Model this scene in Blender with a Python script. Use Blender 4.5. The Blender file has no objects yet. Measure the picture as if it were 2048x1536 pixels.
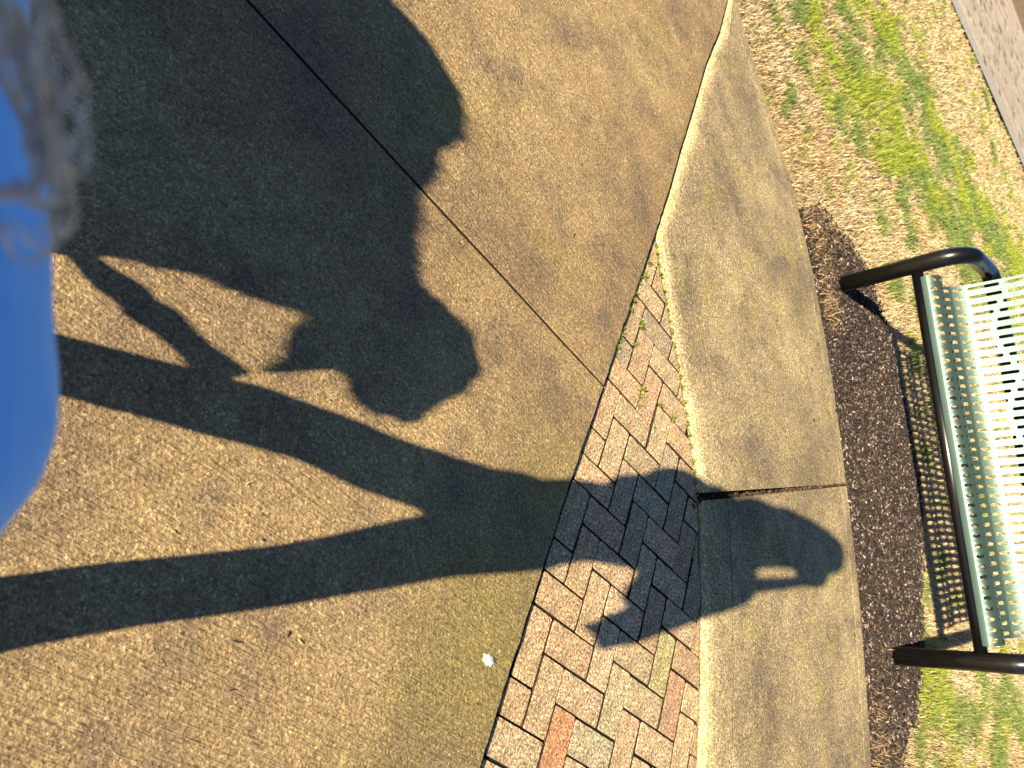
import bpy, bmesh, math, random
import numpy as np
from mathutils import Vector, Matrix

random.seed(7); RNG = np.random.default_rng(11)
S = bpy.context.scene
COL = S.collection

# ------------------------------------------------------------------ camera
CAM_H = 1.403
AX = Vector((0.23687705, 0.65277845, 0.71956206))     # picture right
AY = Vector((0.97153964, -0.15915793, -0.17544085))   # picture down
AZ = Vector((0.0, 0.74064097, -0.671901))             # view direction
cd = bpy.data.cameras.new('camera'); cam = bpy.data.objects.new('camera', cd); COL.objects.link(cam)
cam.matrix_world = Matrix(((AX.x, -AY.x, -AZ.x, 0), (AX.y, -AY.y, -AZ.y, 0), (AX.z, -AY.z, -AZ.z, CAM_H), (0, 0, 0, 1)))
cd.sensor_width = 36; cd.lens = 1471.185 / 2048 * 36
cd.clip_start = 0.01; cd.clip_end = 2000
cd.dof.use_dof = True; cd.dof.focus_distance = 2.3; cd.dof.aperture_fstop = 5.0
S.camera = cam

# ------------------------------------------------------------------ light
SUN_EL = 23.0; SUN_AZ = 20.0        # shadows run 20 degrees to the right of straight ahead
w = bpy.data.worlds.new('World'); S.world = w; w.use_nodes = True
nt = w.node_tree; nt.nodes.clear()
sky = nt.nodes.new('ShaderNodeTexSky'); sky.sky_type = 'NISHITA'; sky.sun_disc = False
sky.sun_elevation = math.radians(SUN_EL); sky.sun_rotation = math.radians(180 + SUN_AZ)
sky.air_density = .50; sky.dust_density = .02; sky.ozone_density = 1.6
bg = nt.nodes.new('ShaderNodeBackground'); bg.inputs['Strength'].default_value = 0.05
wo = nt.nodes.new('ShaderNodeOutputWorld')
nt.links.new(sky.outputs[0], bg.inputs[0]); nt.links.new(bg.outputs[0], wo.inputs[0])
ld = bpy.data.lights.new('sun', 'SUN'); ld.energy = 5.0; ld.angle = math.radians(0.55); ld.color = (1.0, 0.83, 0.58)
sun = bpy.data.objects.new('sun', ld); COL.objects.link(sun)
_d = Vector((math.sin(math.radians(SUN_AZ)) * math.cos(math.radians(SUN_EL)), math.cos(math.radians(SUN_AZ)) * math.cos(math.radians(SUN_EL)), -math.sin(math.radians(SUN_EL))))
sun.rotation_euler = _d.to_track_quat('-Z', 'Y').to_euler(); sun.location = (-3, -8, 6)
S.view_settings.view_transform = 'Standard'; S.view_settings.look = 'None'
S.view_settings.exposure = 1.80; S.view_settings.gamma = 1.0; S.view_settings.use_curve_mapping = False

# ------------------------------------------------------------------ helpers
def tag(o, label=None, cat=None, group=None, kind=None):
    if label: o['label'] = label
    if cat: o['category'] = cat
    if group: o['group'] = group
    if kind: o['kind'] = kind
    return o
def empty(name, loc=(0, 0, 0), rz=0):
    o = bpy.data.objects.new(name, None); o.location = loc; o.rotation_euler = (0, 0, rz); o.empty_display_size = 0.1
    COL.objects.link(o); return o
def link(name, me, m, parent=None, smooth=False):
    if m is not None and not me.materials: me.materials.append(m)
    if smooth: me.polygons.foreach_set('use_smooth', [True] * len(me.polygons))
    o = bpy.data.objects.new(name, me); COL.objects.link(o)
    if parent is not None: o.parent = parent
    return o
def mesh(name, vs, fs):
    me = bpy.data.meshes.new(name); me.from_pydata([tuple(v) for v in vs], [], fs); me.validate(); me.update(); return me
def npmesh(name, V, F, col=None):
    """V (n,3), F (m,k) faces of equal size, col (n,3) natural colour of each vertex"""
    me = bpy.data.meshes.new(name); n, k = F.shape
    me.vertices.add(len(V)); me.vertices.foreach_set('co', V.astype(np.float32).ravel())
    me.loops.add(n * k); me.loops.foreach_set('vertex_index', F.astype(np.int32).ravel())
    me.polygons.add(n); me.polygons.foreach_set('loop_start', np.arange(n, dtype=np.int32) * k)
    if col is not None:
        a = me.color_attributes.new('tint', 'FLOAT_COLOR', 'POINT')
        a.data.foreach_set('color', np.c_[col, np.ones(len(col))].astype(np.float32).ravel())
    me.update(calc_edges=True); return me

_perm = RNG.random((256, 256))
def vnoise(x, y):
    xi = np.floor(x).astype(int); yi = np.floor(y).astype(int); fx = x - xi; fy = y - yi
    fx = fx * fx * (3 - 2 * fx); fy = fy * fy * (3 - 2 * fy)
    g = lambda a, b: _perm[a % 256, b % 256]
    return (g(xi, yi) * (1 - fx) + g(xi + 1, yi) * fx) * (1 - fy) + (g(xi, yi + 1) * (1 - fx) + g(xi + 1, yi + 1) * fx) * fy
def fbm(x, y, o=3):
    s = 0; a = .5
    for i in range(o): s = s + a * vnoise(x * 2 ** i + 17 * i, y * 2 ** i + 5 * i); a *= .5
    return s / (1 - .5 ** o)

def inside(P, poly):
    x, y = P[:, 0], P[:, 1]; c = np.zeros(len(P), bool); n = len(poly)
    for i in range(n):
        x1, y1 = poly[i]; x2, y2 = poly[(i + 1) % n]
        if y1 == y2: continue
        c ^= ((y1 > y) != (y2 > y)) & (x < (x2 - x1) * (y - y1) / (y2 - y1) + x1)
    return c
def distline(P, pl):
    d = np.full(len(P), 1e9)
    for a, b in zip(pl[:-1], pl[1:]):
        a = np.array(a); b = np.array(b); ab = b - a
        t = np.clip(((P - a) @ ab) / (ab @ ab), 0, 1); d = np.minimum(d, np.hypot(*(P - (a + t[:, None] * ab)).T))
    return d

# ---- node material helpers
class M:
    def __init__(s, name, rough=.85, spec=.3, metal=0):
        s.m = bpy.data.materials.new(name); s.m.use_nodes = True; s.t = s.m.node_tree
        s.b = s.t.nodes['Principled BSDF']; s.b.inputs['Roughness'].default_value = rough
        s.b.inputs['Specular IOR Level'].default_value = spec; s.b.inputs['Metallic'].default_value = metal
        s.co = s.t.nodes.new('ShaderNodeTexCoord').outputs['Object']
    def n(s, k, **kw):
        x = s.t.nodes.new(k)
        for a, v in kw.items(): setattr(x, a, v)
        return x
    def l(s, a, b): s.t.links.new(a, b)
    def mapping(s, rz=0, scale=(1, 1, 1), co=None):
        m = s.n('ShaderNodeMapping'); m.inputs['Rotation'].default_value = (0, 0, rz); s.l(co or s.co, m.inputs[0])
        k = s.n('ShaderNodeMapping'); k.inputs['Scale'].default_value = scale; s.l(m.outputs[0], k.inputs[0])
        return k.outputs[0]
    def noise(s, sc, det=3, rough=.6, co=None, dist=0):
        x = s.n('ShaderNodeTexNoise'); x.inputs['Scale'].default_value = sc; x.inputs['Detail'].default_value = det
        x.inputs['Roughness'].default_value = rough; x.inputs['Distortion'].default_value = dist
        s.l(co or s.co, x.inputs['Vector']); return x.outputs['Fac']
    def voro(s, sc, co=None, out='Distance'):
        x = s.n('ShaderNodeTexVoronoi'); x.inputs['Scale'].default_value = sc; s.l(co or s.co, x.inputs['Vector']); return x.outputs[out]
    def ramp(s, f, stops):
        x = s.n('ShaderNodeValToRGB'); e = x.color_ramp.elements
        while len(e) < len(stops): e.new(.5)
        for q, (p, c) in zip(e, stops): q.position = p; q.color = (*(c if hasattr(c, '__len__') else (c, c, c)), 1)
        s.l(f, x.inputs[0]); return x.outputs[0]
    def mix(s, f, a, b, mode='MIX'):
        x = s.n('ShaderNodeMix', data_type='RGBA', blend_type=mode)
        for i, v in ((0, f), (6, a), (7, b)):
            if isinstance(v, bpy.types.NodeSocket): s.l(v, x.inputs[i])
            elif i == 0: x.inputs[0].default_value = v
            else: x.inputs[i].default_value = (*v, 1)
        return x.outputs[2]
    def math(s, op, a, b=0, c=0):
        x = s.n('ShaderNodeMath', operation=op)
        for i, v in enumerate((a, b, c)):
            if isinstance(v, bpy.types.NodeSocket): s.l(v, x.inputs[i])
            else: x.inputs[i].default_value = v
        return x.outputs[0]
    def base(s, c):
        if isinstance(c, bpy.types.NodeSocket): s.l(c, s.b.inputs['Base Color'])
        else: s.b.inputs['Base Color'].default_value = (*c, 1)
    def bump(s, h, dist, strength=1, prev=None):
        x = s.n('ShaderNodeBump'); x.inputs['Distance'].default_value = dist; x.inputs['Strength'].default_value = strength
        s.l(h, x.inputs['Height'])
        if prev: s.l(prev, x.inputs['Normal'])
        s.l(x.outputs[0], s.b.inputs['Normal']); return x.outputs[0]

BROOM = math.radians(-43)     # broom strokes run parallel to the control joint
def mat_slab():
    m = M('weathered_path_concrete', .9, .25)
    c = m.ramp(m.noise(1.3, 4, .55), [(.34, (.255, .182, .108)), (.5, (.395, .285, .145)), (.66, (.51, .38, .19))])
    c = m.mix(m.ramp(m.noise(4.5, 5, .7), [(.46, 0), (.68, .7)]), c, (.155, .118, .095))
    for cx, cy, rr, am in ((.60, 1.22, .34, .75), (.30, 1.62, .26, .45), (.95, .85, .4, .6)):      # algae stains near the edge
        vd = m.n('ShaderNodeVectorMath', operation='DISTANCE'); m.l(m.co, vd.inputs[0]); vd.inputs[1].default_value = (cx, cy, 0)
        near = m.ramp(m.math('MULTIPLY_ADD', m.noise(7, 4, .7), rr * 1.2, m.math('SUBTRACT', vd.outputs['Value'], rr * .6)), [(rr * .25, am), (rr * 1.0, 0)])
        c = m.mix(near, c, (.30, .255, .085))
    c = m.mix(m.ramp(m.noise(2.1, 3, .6, dist=.5), [(.54, 0), (.68, .5)]), c, (.33, .255, .09))
    gv = m.voro(250, out='Color'); gs = m.n('ShaderNodeSeparateColor'); m.l(gv, gs.inputs[0]); gv = gs.outputs[0]
    gw = m.voro(105, out='Color'); gs = m.n('ShaderNodeSeparateColor'); m.l(gw, gs.inputs[0]); gw = gs.outputs[1]
    gn = m.noise(120, 4, .8)
    c = m.mix(.72, c, m.ramp(gv, [(0, .45), (.35, .85), (.75, 1.12), (.93, 1.5), (1, 2.2)]), 'MULTIPLY')
    c = m.mix(.4, c, m.ramp(gw, [(0, .45), (.2, .9), (.85, 1.1), (1, 1.7)]), 'MULTIPLY')
    c = m.mix(.55, c, m.ramp(gn, [(.38, .4), (.47, .95), (.56, 1.1), (.64, 1.5)]), 'MULTIPLY')
    grain = m.math('MULTIPLY_ADD', gv, .35, m.math('MULTIPLY_ADD', gw, .25, gn))
    fleck = m.ramp(m.voro(120), [(.05, 1), (.11, 0)])
    fm = m.ramp(m.noise(31, 2), [(.55, 0), (.62, .65)])
    c = m.mix(m.mix(1, fleck, fm, 'MULTIPLY'), c, (.62, .55, .42))
    br = m.noise(1, 3, .65, m.mapping(BROOM, (9, 150, 30)))
    brm = m.ramp(m.noise(1.7, 2), [(.38, .1), (.62, 1)])
    c = m.mix(m.mix(1, m.ramp(br, [(.34, .75), (.43, 0)]), brm, 'MULTIPLY'), c, (.10, .07, .05))
    m.base(c)
    b1 = m.bump(br, .012, .85)
    b2 = m.bump(grain, .0050, 1, b1)
    m.bump(m.noise(60, 3, .7), .004, .6, b2)
    return m.m
def mat_strip():
    m = M('pale_border_concrete', .9, .25)
    c = m.ramp(m.noise(2.2, 4, .6), [(.34, (.205, .163, .107)), (.5, (.315, .252, .150)), (.66, (.41, .33, .195))])
    c = m.mix(m.ramp(m.noise(5, 5, .75), [(.5, 0), (.66, .6)]), c, (.135, .11, .085))
    c = m.mix(m.ramp(m.noise(6.5, 5, .75, dist=.6), [(.52, 0), (.66, .5)]), c, (.37, .32, .09))
    gv = m.voro(230, out='Color'); gs = m.n('ShaderNodeSeparateColor'); m.l(gv, gs.inputs[0]); gv = gs.outputs[0]
    gn = m.noise(130, 4, .8)
    c = m.mix(.95, c, m.ramp(gv, [(0, .38), (.35, .85), (.8, 1.15), (1, 2.1)]), 'MULTIPLY')
    c = m.mix(.85, c, m.ramp(gn, [(.38, .4), (.47, .95), (.56, 1.1), (.64, 1.5)]), 'MULTIPLY')
    grain = m.math('MULTIPLY_ADD', gv, .35, gn)
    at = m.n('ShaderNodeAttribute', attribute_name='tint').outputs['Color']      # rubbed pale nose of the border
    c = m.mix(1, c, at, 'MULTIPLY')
    m.base(c)
    br = m.noise(1, 3, .6, m.mapping(math.radians(-74), (7, 170, 30)))
    b1 = m.bump(br, .002, .5)
    m.bump(grain, .0035, .9, b1)
    return m.m
def mat_brick():
    m = M('speckled_clay_paver', .88, .3)
    oc = m.n('ShaderNodeObjectInfo')
    gv = m.voro(235, out='Color'); gs = m.n('ShaderNodeSeparateColor'); m.l(gv, gs.inputs[0]); gv = gs.outputs[0]
    gn = m.noise(140, 4, .8)
    c = m.mix(1, oc.outputs['Color'], m.ramp(gv, [(0, .28), (.3, .75), (.6, 1.05), (.85, 1.4), (1, 2.3)]), 'MULTIPLY')
    c = m.mix(.8, c, m.ramp(gn, [(.38, .45), (.47, .95), (.56, 1.1), (.64, 1.5)]), 'MULTIPLY')
    g = m.math('MULTIPLY_ADD', gv, .5, gn)
    c = m.mix(m.ramp(m.noise(9, 4, .7), [(.48, 0), (.72, .45)]), c, (.30, .225, .12))
    c = m.mix(m.ramp(m.noise(22, 3, .7), [(.56, 0), (.72, .5)]), c, (.15, .12, .10))
    m.base(c)
    m.bump(g, .0040, .95)
    return m.m
def mat_tint(name, rough=.8, spec=.2, trans=0, var=.35):
    m = M(name, rough, spec)
    at = m.n('ShaderNodeAttribute', attribute_name='tint').outputs['Color']
    g = m.noise(60, 2)
    m.base(m.mix(.8, at, m.ramp(g, [(.3, 1 - var), (.7, 1 + var)]), 'MULTIPLY'))
    if trans:
        tr = m.n('ShaderNodeBsdfTranslucent'); mx = m.n('ShaderNodeMixShader'); mx.inputs[0].default_value = trans
        m.l(at, tr.inputs[0]); out = m.t.nodes['Material Output']
        m.l(m.b.outputs[0], mx.inputs[1]); m.l(tr.outputs[0], mx.inputs[2]); m.l(mx.outputs[0], out.inputs[0])
    return m.m
def mat_simple(name, c1, c2, sc, rough=.85, spec=.25, metal=0, bump=0, bsc=None, coat=0):
    m = M(name, rough, spec, metal)
    m.base(m.ramp(m.noise(sc, 4, .65), [(.35, c1), (.65, c2)]))
    if bump: m.bump(m.noise(bsc or sc * 4, 3, .7), bump, .8)
    if coat: m.b.inputs['Coat Weight'].default_value = coat; m.b.inputs['Coat Roughness'].default_value = .12
    return m.m

SLAB = mat_slab(); STRIP = mat_strip(); BRICK = mat_brick()
JOINT_DARK = mat_simple('darkened_joint_face', (.012, .010, .008), (.04, .03, .02), 80)  # joint shade put into colour: near-black side faces keep sunlit joints dark
SOIL = mat_simple('lawn_soil', (.10, .07, .04), (.26, .19, .10), 14, bump=.01, bsc=60)
SAND = mat_simple('joint_sand', (.007, .006, .005), (.02, .016, .011), 60, bump=.003, bsc=300)
MULCHBASE = mat_simple('mulch_bed_soil', (.018, .013, .010), (.05, .035, .025), 40, bump=.01, bsc=120)
CHIP = mat_tint('bark_mulch', .8, .3); GRASS = mat_tint('grass_blades', .7, .2, .3, .25); FUR = mat_tint('fur_strands', .8, .1, .1)

# ------------------------------------------------------------------ plan of the place (metres)
slab_edge = [(-5.0, 7.28), (-3.2, 5.42), (-1.80, 3.985), (-1.662, 3.854), (-1.464, 3.66), (-1.265, 3.415), (-.964, 3.106), (-.769, 2.9), (-.601, 2.731), (-.426, 2.54), (-.277, 2.376),
             (-.108, 2.183), (.087, 1.968), (.235, 1.80), (.390, 1.627), (.512, 1.498), (.631, 1.370), (.732, 1.26), (.88, 1.108), (1.30, .655), (2.0, -.10), (2.75, -.90)]
strip_in = [(-.426, 2.563), (-.36, 2.553), (-.288, 2.540), (-.19, 2.530), (-.092, 2.518), (.100, 2.497), (.273, 2.474), (.439, 2.441), (.582, 2.401), (.70, 2.357), (.797, 2.31), (.93, 2.252), (1.043, 2.191), (1.15, 2.135),
            (1.251, 2.073), (1.373, 1.997), (1.62, 1.80), (1.90, 1.53), (2.16, 1.20), (2.38, .82), (2.55, .38), (2.66, -.1), (2.72, -.80)]
strip_out = [(-1.80, 3.965), (-1.687, 3.962), (-1.55, 3.972), (-1.392, 3.990), (-1.23, 4.024), (-1.075, 4.056), (-.90, 4.088), (-.719, 4.113), (-.56, 4.121), (-.411, 4.119), (-.23, 4.110), (-.05, 4.088), (.18, 4.052), (.409, 4.003), (.65, 3.937),
             (.890, 3.860), (1.09, 3.793), (1.292, 3.718), (1.48, 3.64), (1.659, 3.554), (1.89, 3.438), (2.112, 3.312), (2.50, 3.05), (2.90, 2.70), (3.25, 2.28), (3.55, 1.80), (3.78, 1.2), (3.92, .5), (3.98, -.8)]
mulch_far = [(-.56, 4.42), (-.373, 4.80), (-.24, 4.95), (-.107, 5.056), (.04, 5.11), (.197, 5.14), (.42, 5.17), (.635, 5.165), (.80, 5.14), (.958, 5.10), (1.15, 5.07), (1.323, 5.0), (1.50, 4.84), (1.684, 4.66), (1.83, 4.50), (1.976, 4.33), (2.186, 4.05), (2.308, 3.66), (2.55, 3.30)]

def resample(pl, step):
    pl = np.array(pl, float); d = np.r_[0, np.cumsum(np.hypot(*np.diff(pl, axis=0).T))]
    n = max(2, int(round(d[-1] / step)) + 1); s = np.linspace(0, d[-1], n)
    return np.c_[np.interp(s, d, pl[:, 0]), np.interp(s, d, pl[:, 1])]
def resample_n(pl, n):
    pl = np.array(pl, float); d = np.r_[0, np.cumsum(np.hypot(*np.diff(pl, axis=0).T))]; s = np.linspace(0, d[-1], n)
    return np.c_[np.interp(s, d, pl[:, 0]), np.interp(s, d, pl[:, 1])]
def catmull(pl, k=6):
    P = [np.array(p, float) for p in pl]; out = []
    for i in range(len(P) - 1):
        a = P[max(i - 1, 0)]; b = P[i]; c = P[i + 1]; d = P[min(i + 2, len(P) - 1)]
        for j in range(k):
            t = j / k; out.append(.5 * ((2 * b) + (c - a) * t + (2 * a - 5 * b + 4 * c - d) * t * t + (3 * b - a - 3 * c + d) * t ** 3))
    out.append(P[-1]); return np.array(out)

# ------------------------------------------------------------------ ground sheets (structure)
# lawn: one sheet to the horizon, lowered where paving and mulch lie over it
gx = np.r_[np.linspace(-400, -12, 12), np.linspace(-11, 6, 120), np.linspace(7, 400, 12)]
gy = np.r_[np.linspace(-400, -9, 12), np.linspace(-8, 26, 200), np.linspace(28, 500, 12)]
GX, GY = np.meshgrid(gx, gy); GZ = -.055 + .03 * (fbm(GX * .7, GY * .7) - .5)
paved = inside(np.c_[GX.ravel(), GY.ravel()], [(p[0], p[1] + .05) for p in slab_edge] + [(2.9, -9), (-13, -9), (-13, 7.28)]).reshape(GX.shape)
GZ = np.where(paved, -.16, GZ)
nx, ny = len(gx), len(gy); idx = np.arange(nx * ny).reshape(ny, nx)
F = np.stack([idx[:-1, :-1], idx[:-1, 1:], idx[1:, 1:], idx[1:, :-1]], -1).reshape(-1, 4)
lawn = link('lawn', npmesh('lawn', np.c_[GX.ravel(), GY.ravel(), GZ.ravel()], F), SOIL, smooth=True); tag(lawn, kind='structure')

def poly_panel(name, poly, m, parent, ztop=0, depth=.14, bev=.008, jit=.0012):
    """concrete panel with a softly worn arris; poly is counter-clockwise"""
    P = np.array(poly, float); n = len(P)
    d = np.roll(P, -1, 0) - np.roll(P, 1, 0); nn = np.c_[-d[:, 1], d[:, 0]]; nn /= np.linalg.norm(nn, axis=1)[:, None]   # inward for ccw
    P = P + nn * RNG.normal(0, jit, (n, 1))
    rings = [(0, -depth), (0, -bev), (bev * .25, -bev * .35), (bev * 1.0, 0)]
    vs = []
    for o, z in rings: vs += [(q[0], q[1], ztop + z) for q in P + nn * o]
    fs = [tuple(reversed(range(n)))]
    for r in range(3):
        for i in range(n): j = (i + 1) % n; fs.append((r * n + i, r * n + j, (r + 1) * n + j, (r + 1) * n + i))
    fs.append(tuple(3 * n + i for i in range(n)))
    me = mesh(name, vs, fs); me.materials.append(m); me.materials.append(JOINT_DARK)
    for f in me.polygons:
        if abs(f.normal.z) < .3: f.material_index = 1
    return link(name, me, None, parent)

# broad concrete path, cut by control joints square to its edge
path = empty('concrete_path'); tag(path, kind='structure')
E = resample(slab_edge, .03)
u = np.array([.733, .680]) / math.hypot(.733, .680)
def cut_at(p): return int(np.argmin(np.hypot(E[:, 0] - p[0], E[:, 1] - p[1])))
cuts = [0, cut_at((-2.0, 4.2)), cut_at((.081, 1.975)), cut_at((1.46, .48)), len(E) - 1]
far_end = lambda p: p - u * 9.0
for a, b in zip(cuts[:-1], cuts[1:]):
    seg = E[a:b + 1].copy(); g = .0045
    A, B = seg[0], seg[-1]; t = (B - A) / np.linalg.norm(B - A)
    seg[0] = A + t * g; seg[-1] = B - t * g
    # edge runs from far left to near right; polygon counter-clockwise: B -> A along edge reversed? build explicit
    left = resample(np.array([seg[0], far_end(seg[0])]), .25)[1:]; right = resample(np.array([far_end(seg[-1]), seg[-1]]), .25)[:-1]
    wob = RNG.normal(0, .0008, (len(right), 1)) * t; right = right + wob
    ring = np.vstack([seg, right[::-1], left[::-1]])
    ar = .5 * np.sum(ring[:, 0] * np.roll(ring[:, 1], -1) - np.roll(ring[:, 0], -1) * ring[:, 1])
    if ar < 0: ring = ring[::-1]
    poly_panel('concrete_panel', ring, SLAB, path, bev=.0018)
sub = [(p[0] * 1.0, p[1]) for p in slab_edge] + [(2.9, -9), (-12, -9), (-12, 7.2)]
bed = link('joint_bed', mesh('joint_bed', [(x, y, -.006) for x, y in sub], [tuple(range(len(sub)))]), SAND, path)

# raised border strip, two cast lengths either side of an open joint
border = empty('concrete_border'); tag(border, kind='structure')
e_in = [p for p in slab_edge if -1.80 <= p[0] <= -.44]
off = np.array([.68, .73]) * .015
left_in = [(p[0] + off[0], p[1] + off[1]) for p in e_in]
left_in[0] = (-1.79, 3.963)
inner_all = resample(catmull(strip_in, 4), .02)
ji = int(np.argmin(np.hypot(inner_all[:, 0] - .583, inner_all[:, 1] - 2.401)))
outer_all = resample(catmull(strip_out, 4), .02)
jo = int(np.argmin(np.hypot(outer_all[:, 0] - .909, outer_all[:, 1] - 3.855)))
ko = int(np.argmin(np.hypot(outer_all[:, 0] + .62, outer_all[:, 1] - 4.12)))
def strip_part(inn, out, groove0, groove1, ends):
    n = len(inn); prof = []
    for i in range(n):
        a, b = inn[i], out[i]; wd = np.linalg.norm(b - a) + 1e-6; d = (b - a) / wd
        gs = min(groove0 + (groove1 - groove0) * i / n, .19) if wd > .6 else wd * .25
        k = min(1, wd / .25); gd = .007 if inn[i][0] > -.47 else .0
        js = RNG.normal(0, .0012)
        sec = [(0 + js, -.10), (js, -.022), (.003 * k + js, -.013), (.012 * k, -.005), (.030 * k, .0035), (.055 * k, .0085), (.09 * k, .011), (gs - .0035, .012), (gs - .0022, .012 - gd * .2), (gs, .012 - gd), (gs + .0022, .012 - gd * .2), (gs + .0035, .012)]
        for f in (.35, .6, .8): sec.append((max(gs + .02, wd * f), .012))
        sec += [(wd - .105 * k, .012), (wd - .10 * k, .0105), (wd - .095 * k, .012), (wd - .02 * k, .011), (wd - .004 * k, .005), (wd + RNG.normal(0, .003), -.012), (wd, -.12)]
        sec = sorted(sec, key=lambda q: q[0]) if wd < .6 else sec
        prof.append([(a[0] + d[0] * s, a[1] + d[1] * s, z) for s, z in sec])
    K = len(prof[0]); V = [p for s in prof for p in s]; Fs = []
    for i in range(n - 1):
        for j in range(K - 1): Fs.append((i * K + j, i * K + j + 1, (i + 1) * K + j + 1, (i + 1) * K + j))
    Fs.append(tuple(range(K))[::-1]); Fs.append(tuple((n - 1) * K + j for j in range(K)))
    Fs = [tuple(reversed(f)) for f in Fs]
    me = mesh('concrete_slab', V, Fs)
    a = me.color_attributes.new('tint', 'FLOAT_COLOR', 'POINT')
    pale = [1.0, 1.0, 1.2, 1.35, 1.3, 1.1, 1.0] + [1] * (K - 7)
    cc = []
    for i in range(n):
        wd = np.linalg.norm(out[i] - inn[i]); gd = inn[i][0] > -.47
        for j in range(K): p = .2 if (gd and j in (8, 9, 10)) else pale[j]; cc += [p, p, p * .97, 1]  # groove shade put into the tint, as its walls catch the sun
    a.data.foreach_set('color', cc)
    bm = bmesh.new(); bm.from_mesh(me); bmesh.ops.recalc_face_normals(bm, faces=bm.faces); bm.to_mesh(me); bm.free()
    return me
N1 = 90
in1 = np.vstack([resample_n(left_in, N1), resample_n(inner_all[:ji - 0], 70)])
out1 = np.vstack([resample_n(outer_all[:ko + 1], N1), resample_n(outer_all[ko + 1:jo + 1], 70)])
tj = np.array([.978, -.208]); gap = .005
in1[-1] -= tj * gap; out1[-1] -= tj * gap
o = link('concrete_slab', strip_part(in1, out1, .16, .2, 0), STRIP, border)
in2 = resample_n(inner_all[ji:], 190); out2 = resample_n(outer_all[jo:], 190)
in2[0] += tj * gap; out2[0] += tj * (gap + .002)
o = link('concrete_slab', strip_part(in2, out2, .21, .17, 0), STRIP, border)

# joint filler: dark crumbs of bark and soil packed in the open joint
def chips_mesh(name, pts, L, Wd, T, cols, tilt=.35, zoff=0.0, dirs=None):
    n = len(pts); ang = RNG.random(n) * 6.283 if dirs is None else dirs
    B = np.array([[-.5, -.5, 0], [.5, -.4, 0], [.42, .5, 0], [-.45, .42, 0], [-.45, -.4, 1], [.45, -.3, 1], [.36, .4, 1], [-.4, .3, 1]])
    P = np.repeat(B[None], n, 0) * np.stack([L, Wd, T], 1)[:, None, :]
    P += RNG.normal(0, 1, P.shape) * (Wd * .10)[:, None, None]
    tx = RNG.normal(0, tilt, n)[:, None]; ty = RNG.normal(0, tilt * .8, n)[:, None]
    x, y, z = P[..., 0], P[..., 1], P[..., 2]
    y, z = y * np.cos(tx) - z * np.sin(tx), y * np.sin(tx) + z * np.cos(tx)
    x, z = x * np.cos(ty) + z * np.sin(ty), -x * np.sin(ty) + z * np.cos(ty)
    c, s = np.cos(ang)[:, None], np.sin(ang)[:, None]
    X = x * c - y * s + pts[:, 0:1]; Y = x * s + y * c + pts[:, 1:2]; Z = z + pts[:, 2:3] + zoff
    V = np.stack([X, Y, Z], -1).reshape(-1, 3)
    f = np.array([[0, 3, 2, 1], [4, 5, 6, 7], [0, 1, 5, 4], [1, 2, 6, 5], [2, 3, 7, 6], [3, 0, 4, 7]])
    Fq = (f[None] + (np.arange(n) * 8)[:, None, None]).reshape(-1, 4)
    return npmesh(name, V, Fq, np.repeat(cols, 8, 0))
a0 = np.array([.583, 2.405]); a1 = np.array([.907, 3.85]); n = 420
tt = RNG.random(n); pp = a0 + tt[:, None] * (a1 - a0) + RNG.normal(0, .0045, (n, 1)) * tj
pts = np.c_[pp, RNG.uniform(-.02, .0, n) + .012 * (tt > .45)]
cols = np.array([.05, .035, .025]) * RNG.uniform(.4, 1.8, (n, 1)); cols[:3] = (.5, .35, .08)
jf = link('joint_filler', chips_mesh('joint_filler', pts, RNG.uniform(.004, .018, n), RNG.uniform(.003, .008, n), RNG.uniform(.003, .007, n), cols), CHIP, border); tag(jf, kind='stuff')

# ------------------------------------------------------------------ brick paving: herringbone of clay pavers
paving = empty('brick_paving'); tag(paving, kind='structure')
O = np.array([.6643, 1.4991]); U = np.array([.7273, .6863]); Vv = np.array([.6863, -.7273])
fine_in = catmull(strip_in, 4)
bedpoly = [tuple(p) for p in fine_in] + [(2.9, -.9)] + [p for p in reversed(slab_edge) if p[0] > -.47]
link('sand_bed', mesh('sand_bed', [(x, y, -.018) for x, y in [tuple(q) for q in resample(np.array(bedpoly), .2)]], [tuple(range(len(resample(np.array(bedpoly), .2))))]), SAND, paving)
def clip_half(poly, p, nrm):
    out = []; m = len(poly)
    for i in range(m):
        a, b = poly[i], poly[(i + 1) % m]; da = (a - p) @ nrm; db = (b - p) @ nrm
        if da >= 0: out.append(a)
        if (da >= 0) != (db >= 0): out.append(a + (b - a) * da / (da - db))
    return out
def near_seg(pl, c):
    pl = np.array(pl); best = None
    for a, b in zip(pl[:-1], pl[1:]):
        ab = b - a; t = np.clip(((c - a) @ ab) / (ab @ ab), 0, 1); d = np.hypot(*(c - a - t * ab))
        if best is None or d < best[0]: best = (d, a, b)
    return best
se = [p for p in slab_edge if p[0] > -1.3]
PAL = [((.42, .32, .21), 6), ((.40, .295, .195), 5), ((.36, .285, .19), 4), ((.33, .28, .20), 3), ((.42, .295, .19), 3), ((.40, .28, .185), 2), ((.45, .345, .235), 3)]
pal = [c for c, k in PAL for _ in range(k)]
special = {(1, 2): (.46, .23, .13), (5, -2): (.40, .36, .19), (6, -1): (.42, .265, .175), (-1, -10): (.45, .30, .18), (5, -6): (.37, .25, .18), (1, -6): (.37, .275, .20), (2, 2): (.34, .30, .21), (3, 0): (.38, .325, .225), (1, -10): (.42, .28, .19)}
redcells = [(8, 0), (0, -10)]
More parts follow.
